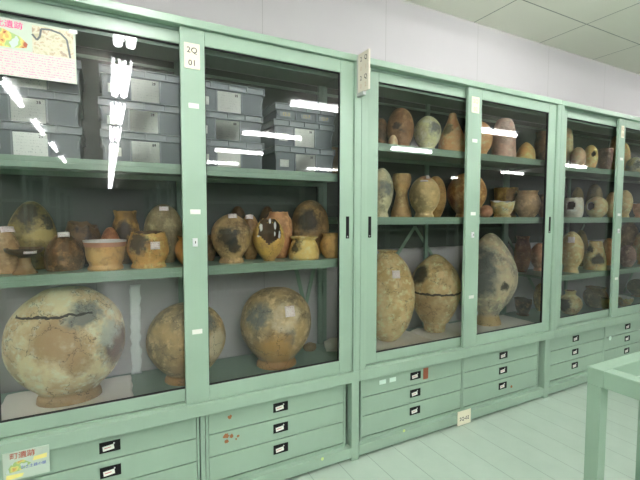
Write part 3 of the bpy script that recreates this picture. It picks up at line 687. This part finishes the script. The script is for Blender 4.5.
# name, x, y, z of the base, radius, height, profile, clay, label, extras
POTS = [
  ('domed_pot', -1.569, 0.362, 1.165, 0.109, 0.309, 'dome', 'olive_dark', 'large olive-brown dome-shaped pot at the back left of the middle shelf', {'patch': [(0.4, 0.55, 0.06, 'yellow'), (-0.2, 0.8, 0.06, 'soot'), (0.7, 0.7, 0.03, 'soot')], 'squash': 0.8, 'keep': 1}),
  ('domed_pot', -1.646, 0.218, 1.165, 0.058, 0.193, 'dome', 'brown_grey', 'brown-grey dome pot with a paper tag, cut off by the left edge of the photo', {'tag': [(0.45, 0.93, 0.05, 0.028)]}),
  ('pedestal_dish', -1.567, 0.143, 1.165, 0.071, 0.107, 'pedestal', 'dish', 'dark shallow dish on a flared tan pedestal foot', {'tag': [(0.25, 0.9, 0.045, 0.012)], 'foot': 'tan', 'footz': 0.62}),
  ('domed_pot', -1.434, 0.217, 1.165, 0.078, 0.164, 'dome2', 'brown_dark', 'dark brown rounded pot with a paper tag near its top, beside the pedestal dish', {'tag': [(0.02, 0.93, 0.045, 0.027)]}),
  ('broken_bowl', -1.364, 0.366, 1.165, 0.082, 0.221, 'ballopen', 'black_brown', 'blackened bowl with a ragged broken rim behind the dark brown rounded pot', {'cut': (0.3, 0.35)}),
  ('rimmed_bowl', -1.271, 0.154, 1.165, 0.083, 0.128, 'bowlrim', 'ochre', 'ochre bowl with a white line along its flat rim', {'rim': 1}),
  ('small_dome', -1.249, 0.285, 1.165, 0.054, 0.187, 'dome2', 'redbrown', 'red-brown domed pot rising behind the white-rimmed bowl', {}),
  ('jar', -1.178, 0.381, 1.165, 0.068, 0.266, 'jarrim', 'ochre_dark', 'dark ochre jar with a wide mouth in the back row behind the white-rimmed bowl', {'patch': [(-0.3, 0.6, 0.05, 'soot')]}),
  ('domed_pot', -1.001, 0.331, 1.165, 0.095, 0.303, 'egg', 'olive', 'tall olive-grey domed pot with a paper tag behind the ragged orange pot', {'tag': [(0.05, 0.9, 0.045, 0.026)]}),
  ('broken_pot', -1.09, 0.164, 1.165, 0.092, 0.17, 'ragged', 'orange_tan', 'orange-tan pot with ragged top and paper tag, nearest the door edge', {'tag': [(0.3, 0.62, 0.042, 0.035)], 'cut': (0.0, 0.12), 'patch': [(-0.5, 0.7, 0.05, 'soot')]}),
  ('jar', -0.895, 0.202, 1.165, 0.07, 0.14, 'jarrim', 'orange', 'orange jar half hidden behind the door stile of the leftmost cabinet', {}),
  ('giant_jar', -1.433, 0.262, 0.562, 0.244, 0.518, 'bigjar', 'cream', 'huge cream round jar with brown patches standing on white cloth', {'patch': [(-0.18, 0.6, 0.105, 'ochrep'), (0.12, 0.38, 0.06, 'ochrep'), (0.78, 0.5, 0.085, 'black'), (0.66, 0.6, 0.06, 'plaster'), (0.3, 0.8, 0.07, 'greyp'), (0.9, 0.42, 0.1, 'redbrown')], 'crackline': [(0.8, -0.62, 0.0, 0.005)], 'cracks': 1, 'squash': 0.76, 'foot': 'tan', 'footz': 0.1}),
  ('round_jar', -0.907, 0.262, 0.556, 0.2, 0.398, 'ballfoot', 'tan_grey', 'tan round jar on a small foot, seen across the door stile', {'patch': [(0.75, 0.5, 0.08, 'creamp'), (-0.3, 0.3, 0.06, 'ochrep'), (0.5, 0.85, 0.07, 'greyp')], 'foot': 'orange', 'squash': 0.93}),
  ('round_jar', -0.412, 0.245, 0.556, 0.206, 0.445, 'ballfoot', 'patchwork', 'mottled brown and grey round jar with a paper tag low in the right-hand door', {'tag': [(0.4, 0.76, 0.055, 0.058)], 'patch': [(-0.5, 0.72, 0.07, 'greyp'), (0.35, 0.42, 0.05, 'greyp'), (0, 0.25, 0.12, 'orangep'), (0.3, 0.7, 0.08, 'creamp')], 'cracks': 1, 'foot': 'orange', 'squash': 0.96, 'front': 1}),
  ('jar', -0.769, 0.3, 1.165, 0.029, 0.139, 'jarrim', 'brown', 'narrow brown jar half hidden left of the grey footed jar', {}),
  ('footed_jar', -0.689, 0.174, 1.165, 0.102, 0.252, 'ovoidfoot', 'olive_ochre', 'upright brown-grey footed jar with a paper tag on top', {'tag': [(0.15, 0.93, 0.045, 0.03)], 'patch': [(-0.2, 0.55, 0.06, 'soot'), (0.1, 0.35, 0.04, 'soot')]}),
  ('domed_pot', -0.588, 0.392, 1.165, 0.056, 0.3, 'egg', 'black_brown', 'dark domed pot at the back behind the grey footed jar', {}),
  ('domed_pot', -0.551, 0.285, 1.165, 0.055, 0.253, 'egg', 'brown', 'brown domed pot with a paper tag between footed jar and broken jar', {'tag': [(-0.1, 0.92, 0.042, 0.026)]}),
  ('broken_jar', -0.486, 0.158, 1.165, 0.086, 0.226, 'broken', 'yellow_brown', 'yellow-brown jar with its front broken open and white repair fragments', {'frag': 1}),
  ('domed_pot', -0.407, 0.394, 1.165, 0.055, 0.302, 'egg', 'black_brown', 'blackish domed pot in the back row behind the broken-open jar', {}),
  ('jar', -0.377, 0.293, 1.165, 0.081, 0.266, 'shoulder', 'redtan', 'reddish shouldered jar behind the broken-open jar', {}),
  ('domed_pot', -0.153, 0.332, 1.165, 0.117, 0.341, 'egg', 'brown_soot', 'large sooty brown domed pot behind the yellow bowl', {'patch': [(-0.2, 0.65, 0.07, 'soot')]}),
  ('rimmed_bowl', -0.274, 0.163, 1.165, 0.091, 0.124, 'flare', 'yellow', 'yellow squat bowl with a flared rim at the front of the shelf', {'patch': [(-0.6, 0.55, 0.035, 'soot')], 'rimc': 1}),
  ('jar', -0.107, 0.142, 1.165, 0.067, 0.144, 'jarrim', 'ochre', 'ochre jar at the right end of the shelf half behind the door frame', {}),
  ('footed_jar', 0.401, 0.366, 1.84, 0.054, 0.232, 'egg', 'brown_dark', 'dark brown pot at the back left corner of the top shelf', {}),
  ('small_pot', 0.313, 0.12, 1.84, 0.03, 0.067, 'dome', 'pinktan', 'tiny pinkish cup-shaped pot at the front left of the top shelf', {}),
  ('ovoid_pot', 0.46, 0.234, 1.84, 0.087, 0.275, 'egg', 'redbrown2', 'reddish brown ovoid pot next to a tiny pinkish pot', {'patch': [(-0.2, 0.5, 0.03, 'soot')]}),
  ('ovoid_pot', 0.662, 0.2, 1.84, 0.088, 0.239, 'ovoidfoot', 'pale', 'pale cream-green ovoid pot with a grey patch', {'patch': [(0.65, 0.6, 0.045, 'greyp')], 'cracks': 1}),
  ('conical_pot', 0.889, 0.2, 1.84, 0.096, 0.286, 'cone', 'orangepink', 'orange cone-shaped pot with a narrow neck', {'patch': [(-0.6, 0.6, 0.04, 'olivep')]}),
  ('domed_pot', 1.279, 0.36, 1.84, 0.073, 0.375, 'egg', 'brown_dark', 'dark brown pot behind the centre stile of the second cabinet, top shelf', {}),
  ('ovoid_pot', 0.281, 0.19, 1.402, 0.072, 0.309, 'ovoidfoot', 'greyolive', 'grey-green mottled ovoid jar at the left end of the middle shelf', {'patch': [(0.3, 0.6, 0.05, 'greyp')]}),
  ('waisted_vase', 0.559, 0.337, 1.402, 0.072, 0.299, 'vase', 'tan', 'tan vase with a pinched waist and wide foot', {}),
  ('ovoid_pot', 0.619, 0.172, 1.402, 0.1, 0.273, 'ovoidfoot', 'tanolive', 'tan ovoid jar with a torn white tag near its top', {'tag': [(-0.05, 0.84, 0.05, 0.012), (0.35, 0.93, 0.022, 0.03)], 'patch': [(0, 0.95, 0.03, 'pinkp')]}),
  ('ovoid_pot', 0.907, 0.373, 1.402, 0.076, 0.305, 'egg', 'ochre', 'ochre pot mostly hidden behind the tagged ovoid jar', {}),
  ('round_jar', 1.158, 0.308, 1.402, 0.141, 0.333, 'ballfoot', 'rust', 'rust-brown round jar crossing behind the centre stile', {}),
  ('small_bun_pot', 1.149, 0.118, 1.402, 0.046, 0.087, 'ball', 'pinkbrown', 'small pinkish brown bun-shaped piece beside the stile', {}),
  ('broken_bowl', 1.372, 0.158, 1.402, 0.086, 0.129, 'rimbowl', 'creamtan', 'cream bowl with a broken white-edged rim', {'cut': (0.2, 0.3), 'whiterim': 1}),
  ('rimmed_bowl', 1.664, 0.356, 1.402, 0.093, 0.241, 'bowlrim', 'ochre_dark', 'ochre bowl in the back row behind the broken cream bowl', {}),
  ('jar', 1.672, 0.167, 1.402, 0.095, 0.206, 'jarrim', 'darktan', 'dark tan jar with a low collar rim', {}),
  ('jar', 2.125, 0.32, 1.402, 0.061, 0.202, 'jarrim', 'brown_dark', 'dark brown jar at the right end of the middle shelf in the second cabinet', {}),
  ('egg_jar', 0.38, 0.25, 0.5860000000000001, 0.18, 0.598, 'eggtall', 'strawc', 'tall straw-coloured egg-shaped jar with a square tag', {'tag': [(0.35, 0.76, 0.05, 0.05)], 'cracks': 1}),
  ('egg_jar', 0.813, 0.26, 0.5860000000000001, 0.176, 0.553, 'eggbase', 'straw2', 'straw-coloured egg-shaped jar with a long horizontal crack', {'crackline': [(0.52, -0.6, 0.9, 0.007)], 'patch': [(-0.7, 0.75, 0.07, 'soot'), (-0.1, 0.35, 0.1, 'ochrep')], 'cracks': 1}),
  ('egg_jar', 1.372, 0.259, 0.5680000000000001, 0.215, 0.711, 'eggfoot', 'greymottle', 'tall egg-shaped jar mottled grey and cream on a flared foot', {'patch': [(-0.05, 0.62, 0.13, 'greyp'), (-0.2, 0.78, 0.1, 'greyp'), (0.1, 0.5, 0.08, 'greyp'), (-0.35, 0.4, 0.07, 'greyp'), (0.65, 0.5, 0.1, 'creamp'), (0.6, 0.45, 0.035, 'soot')], 'cracks': 1, 'foot': 'ochre_l', 'squash': 0.88, 'front': 1}),
  ('jar', 1.913, 0.37, 0.93, 0.066, 0.31, 'jarrim', 'redbrown', 'dim red-brown jar on the half shelf behind the tall mottled jar', {}),
  ('jar', 2.117, 0.35, 0.93, 0.074, 0.245, 'ovoidfoot', 'pinkbrown', 'dim pinkish jar on the half shelf near the door edge', {}),
  ('jar', 2.195, 0.37, 0.556, 0.067, 0.254, 'egg', 'ochre_dark', 'dim ochre pot under the half shelf', {}),
  ('broken_bowl', 1.913, 0.35, 0.556, 0.07, 0.148, 'rimbowl', 'brown_dark', 'dark bowl piece on the floor of the second cabinet behind the mottled jar', {'cut': (0.3, 0.3)}),
  ('ovoid_pot', 1.18, 0.21, 1.84, 0.085, 0.258, 'ovoidfoot', 'orangepink', 'orange pot partly hidden by the centre stile, top shelf', {}),
  ('tall_pot', 1.421, 0.2, 1.84, 0.09, 0.312, 'tall', 'mauvetan', 'tall mauve-tan bucket-shaped pot with a rounded top', {'cracks': 1}),
  ('conical_pot', 1.633, 0.165, 1.84, 0.069, 0.145, 'conelow', 'orange_l', 'low orange cone-shaped pot on the top shelf', {}),
  ('jar', 2.021, 0.3, 1.84, 0.056, 0.283, 'jarrim', 'brown_dark', 'dark jar at the right end of the top shelf in the second cabinet', {}),
  ('tall_pot', 2.322, 0.266, 1.82, 0.053, 0.361, 'tall', 'tan_l', 'tall tan pot at the left end of the third cabinet top shelf', {}),
  ('round_pot', 2.297, 0.154, 1.82, 0.058, 0.178, 'ball', 'pinktan', 'pinkish tan round pot on the third cabinet top shelf', {}),
  ('holed_pot', 2.549, 0.19, 1.82, 0.057, 0.221, 'egg', 'orange_l', 'orange pot with a dark hole in its shoulder', {'hole': (0.45, 0.62, 0.022)}),
  ('jar', 2.794, 0.2, 1.82, 0.06, 0.207, 'bucket', 'mauve', 'mauve bucket-shaped pot beside the orange holed pot', {}),
  ('jar', 3.314, 0.375, 1.82, 0.062, 0.403, 'egg', 'tan', 'tan pot at the back beside the third cabinet stile', {}),
  ('round_pot', 3.253, 0.267, 1.82, 0.055, 0.311, 'egg', 'orange_l', 'orange pot half hidden by the third cabinet stile', {}),
  ('round_pot', 3.205, 0.144, 1.82, 0.072, 0.155, 'ball', 'creampale', 'pale cream bowl-shaped pot at the right edge of the photo, top shelf', {'patch': [(0.4, 0.5, 0.03, 'greyp')]}),
  ('square_pot', 2.252, 0.15, 1.402, 0.076, 0.164, 'frame', 'greycream', 'grey-cream broken pot with a squared opening in front', {'hole': (-0.25, 0.6, 0.035)}),
  ('holed_pot', 2.614, 0.159, 1.402, 0.087, 0.186, 'ball', 'tan_l', 'tan round pot with a large dark hole facing left', {'hole': (-0.55, 0.55, 0.035), 'whitehole': 1}),
  ('domed_pot', 2.67, 0.36, 1.402, 0.052, 0.285, 'egg', 'olive_dark', 'dim olive pot in the back row left of the holed pot', {}),
  ('domed_pot', 2.966, 0.37, 1.402, 0.069, 0.325, 'egg', 'olive_dark', 'dim olive pot in the back row above the holed pot', {}),
  ('round_pot', 3.022, 0.24, 1.402, 0.054, 0.242, 'egg', 'pinktan', 'pinkish pot touching the third cabinet stile, middle shelf', {}),
  ('round_pot', 3.211, 0.22, 1.402, 0.062, 0.266, 'ovoidfoot', 'olive_l', 'olive-tan pot just right of the third cabinet stile', {}),
  ('broken_bowl', 3.338, 0.141, 1.402, 0.069, 0.14, 'rimbowl', 'pinkbrown', 'pinkish brown bowl with white broken edge at the right edge of the photo', {'cut': (0.4, 0.3), 'whiterim': 1}),
  ('ovoid_pot', 2.281, 0.17, 0.93, 0.092, 0.35, 'ovoidfoot', 'tan_y', 'yellowish tan ovoid pot with a pink tag', {'tag': [(-0.05, 0.8, 0.05, 0.05)]}),
  ('ovoid_pot', 2.783, 0.38, 0.93, 0.061, 0.35, 'egg', 'olive_dark', 'dim pot behind the pink-tagged ovoid pot', {}),
  ('conical_pot', 2.647, 0.17, 0.93, 0.09, 0.258, 'cutcone', 'tan_y2', 'tan cut-off cone pot with a big black patch on its side', {'patch': [(0.25, 0.38, 0.052, 'black'), (-0.7, 0.75, 0.035, 'soot')]}),
  ('jar', 3.117, 0.3, 0.93, 0.06, 0.269, 'egg', 'redtan', 'reddish pot behind the black-patched cone pot', {}),
  ('ovoid_pot', 3.149, 0.15, 0.93, 0.072, 0.208, 'egg', 'darkpink', 'dark pinkish ovoid pot right of the third cabinet stile', {}),
  ('round_jar', 3.52, 0.181, 0.93, 0.086, 0.335, 'ballfoot', 'orange_l', 'orange-tan round jar at the right edge of the photo', {}),
  ('round_jar', 3.588, 0.353, 0.93, 0.096, 0.424, 'egg', 'olive_ochre', 'olive jar in the back row at the right edge of the photo', {}),
  ('necked_jar', 2.324, 0.19, 0.556, 0.091, 0.205, 'necked', 'tan_l', 'tan jar with a short neck and a black patch on its left', {'patch': [(-0.6, 0.4, 0.07, 'black')]}),
  ('round_jar', 2.815, 0.244, 0.556, 0.105, 0.188, 'jarrim', 'brown', 'brown round jar at the bottom of the third cabinet', {}),
  ('broken_bowl', 2.737, 0.111, 0.556, 0.044, 0.114, 'rimbowl', 'yellow', 'small yellow bowl against the third cabinet stile, bottom level', {}),
  ('broken_bowl', 3.109, 0.136, 0.556, 0.069, 0.095, 'rimbowl', 'creamtan', 'cream broken bowl at the bottom right edge of the photo', {'cut': (0.2, 0.4), 'whiterim': 1}),
  ('round_jar', 3.775, 0.33, 0.556, 0.101, 0.185, 'ballfoot', 'brown', 'brown jar behind the cream broken bowl', {}),
]

for i, a in enumerate(POTS): make_pot(i, *a[:9], a[9])

# ------------------------------------------------------------------ cloths and other odds
def cloth(name, x0, x1, y0, y1, z, hgt, m, label, seed, cat='cloth', ang=0):
    nx, ny = 34, 22; top = []; bot = []
    for j in range(ny+1):
        for i in range(nx+1):
            u, v = i/nx, j/ny
            ex = .012*noise.noise(Vector((seed, v*4, 0))); ey = .015*noise.noise(Vector((seed+5, u*5, 0)))
            x = x0+(x1-x0)*u+ex*(1 if u > .5 else -1); y = y0+(y1-y0)*v+ey
            e = min(u, 1-u, v*1.0, 1-v)*2
            zz = hgt*min(1, e*5)**.5*(.75+.35*noise.noise(Vector((x*9+seed, y*9, 0)))+.18*noise.noise(Vector((x*30+seed, y*22, 2))))
            top.append((x, y, z+max(zz, .0015))); bot.append((x, y, z+.0002))
    n = len(top); fs = []
    for j in range(ny):
        for i in range(nx):
            a = j*(nx+1)+i; fs.append((a, a+1, a+nx+2, a+nx+1)); fs.append((n+a, n+a+nx+1, n+a+nx+2, n+a+1))
    rim_ = [i for i in range(nx+1)]+[j*(nx+1)+nx for j in range(1, ny+1)]+[ny*(nx+1)+i for i in range(nx-1, -1, -1)]+[j*(nx+1) for j in range(ny-1, 0, -1)]
    for a, b in zip(rim_, rim_[1:]+rim_[:1]): fs.append((a, n+a, n+b, b))
    mb = MB(); mb.add(top+bot, fs, 0, True); o = mb.build(name, m); return tag(o, label, cat)
CLOTH = mat('white_cotton', (.88, .86, .78), .9); t = NT(CLOTH); t.bump(t.noise(t.coord(), 300, 2).outputs[0], .2, .001)
CLOTH2 = mat('cream_cotton', (.90, .87, .78), .9)
cloth('padding_cloth', -1.70, -1.17, .072, .44, .556, .007, CLOTH, 'white cloth spread under the huge cream jar', 1)
cloth('padding_cloth', .06, .69, .072, .44, .556, .034, CLOTH2, 'thick cream padding cloth under the two straw-coloured egg-shaped jars', 2)
cloth('padding_cloth', .70, 1.10, .10, .40, .556, .030, CLOTH2, 'small folded white pad under the jar with the long horizontal crack', 3)
cloth('padding_cloth', 1.12, 1.76, .072, .43, .556, .014, CLOTH, 'white cloth under the tall grey-mottled jar on a flared foot', 4)

# ragged strip of clear plastic film hanging behind the giant jar
fm = mat('plastic_film', (.80, .84, .84), .15, spec=.8); mb = MB(); n = 26; vs_ = []
for i in range(n+1):
    z = .556+(1.04-.556)*i/n
    for k in range(6):
        x = -1.165+.052*k/5+.010*noise.noise(Vector((0, i*.6, k*.3))); y = .445+.010*noise.noise(Vector((k*.9, i*.8, 4)))
        vs_.append((x, y, z))
mb.add(vs_, [(i*6+k, i*6+k+1, (i+1)*6+k+1, (i+1)*6+k) for i in range(n) for k in range(5)], 0, True)
o = mb.build('plastic_strip', fm); so = o.modifiers.new('t', 'SOLIDIFY'); so.thickness = .001
tag(o, 'crinkled whitish plastic strip hanging beside the huge cream jar', 'plastic strip')

# pale fragments on the floor of the second cabinet, near its left post
def shard(x, y, z, s, seed, label, m):
    rr = random.Random(seed); mb = MB(); rings = []
    n = 9
    for k, (zf, rf) in enumerate(((0, .7), (.35, 1), (.75, .8), (1, .35))):
        rings.append([(math.cos(j*2*math.pi/n)*s*rf*rr.uniform(.75, 1.15), math.sin(j*2*math.pi/n)*s*.7*rf*rr.uniform(.75, 1.15), zf*s*1.0) for j in range(n)])
    vs_ = [p for q in rings for p in q]; fs = [tuple(range(n-1, -1, -1)), tuple(3*n+j for j in range(n))]
    for k in range(3):
        for j in range(n): fs.append((k*n+j, k*n+(j+1) % n, (k+1)*n+(j+1) % n, (k+1)*n+j))
    mb.add(vs_, fs); o = mb.build('pottery_fragment', m, loc=(x, y, z)); return tag(o, label, 'fragment')
shard(-.005, .30, .5565, .075, 1, 'cream lumpy fragment seen through the right edge of the first cabinet', BONE)
shard(-.14, .36, .5565, .048, 2, 'small brown and white fragment at the back beside the mottled round jar', mat('brown_sherd', (.30, .22, .12), .7))
shard(3.02, .30, .5565, .05, 5, 'white lump behind the cream broken bowl at the right edge of the photo', BONE)
shard(2.06, .20, .5565, .032, 6, 'pale chip of pottery on the cabinet floor beside the tall grey-mottled jar', BONE)

# ------------------------------------------------------------------ square tube stand in the foreground
st = empty('steel_frame_stand', (.166, -1.141, 0), label='green painted square-tube steel frame standing on the floor at the lower right', cat='frame stand')
T = .052; LX, LY = .392, .75
m_ = MB(); z1 = .90; z0 = z1-.058
m_.box(0, LX, -T, 0, z0, z1); m_.box(0, LX, -LY, -LY+T, z0, z1); m_.box(0, T, -LY+T, -T, z0, z1); m_.box(LX-T, LX, -LY+T, -T, z0, z1)
m_.build('top_frame', FRAMEG, st, bevel=.003)
for x, y in ((0.001, -.045), (LX-.045, -.045), (.001, -LY+.001), (LX-.045, -LY+.001)):
    MB().box(x, x+.044, y, y+.044, .0, z0).build('leg', FRAMEG, st, bevel=.002)
m_ = MB(); m_.box(.01, LX-.01, -LY+.012, -LY+.038, .12, .15); m_.box(.012, .036, -LY+.045, -.046, .12, .15); m_.box(LX-.036, LX-.012, -LY+.045, -.046, .12, .15)
m_.build('lower_rail', FRAMEG, st)

# ------------------------------------------------------------------ shelving rows behind the photographer (mirrored in the doors)
RACKG = painted('rack_green', (.30, .42, .34), .5)
def make_rack():
    r = empty('shelving_rack'); W = 1.9
    for x in (0, W-.04):
        for y in (0, -.56): MB().box(x, x+.04, y-.04, y, 0, 2.25).build('upright', RACKG, r)
    for z in (.12, .62, 1.12, 1.62, 2.10): MB().box(.002, W-.002, -.598, -.002, z, z+.035).build('shelf', RACKG, r)
    MB().box(.04, W-.04, -.305, -.295, .155, 2.10).build('centre_panel', mat('rack_panel', (.10, .13, .11), .7), r)
    return r
K = None
for k in range(6):
    for x in ((-.10, 1.82, 3.74, 5.66, -4.2, -6.12)):
        if k == 0 and x > -1: continue
        o = make_rack() if K is None else copy_tree(K)
        if K is None: K = o
        o.location = (x, -2.42-2.14*k, 0) if x > -1 else (x, -3.1-2.14*k, 0)
        tag(o, 'dark green steel shelving rack across the walkway, seen only as a reflection in the glass', 'shelving rack', 'shelving rows across the walkway')
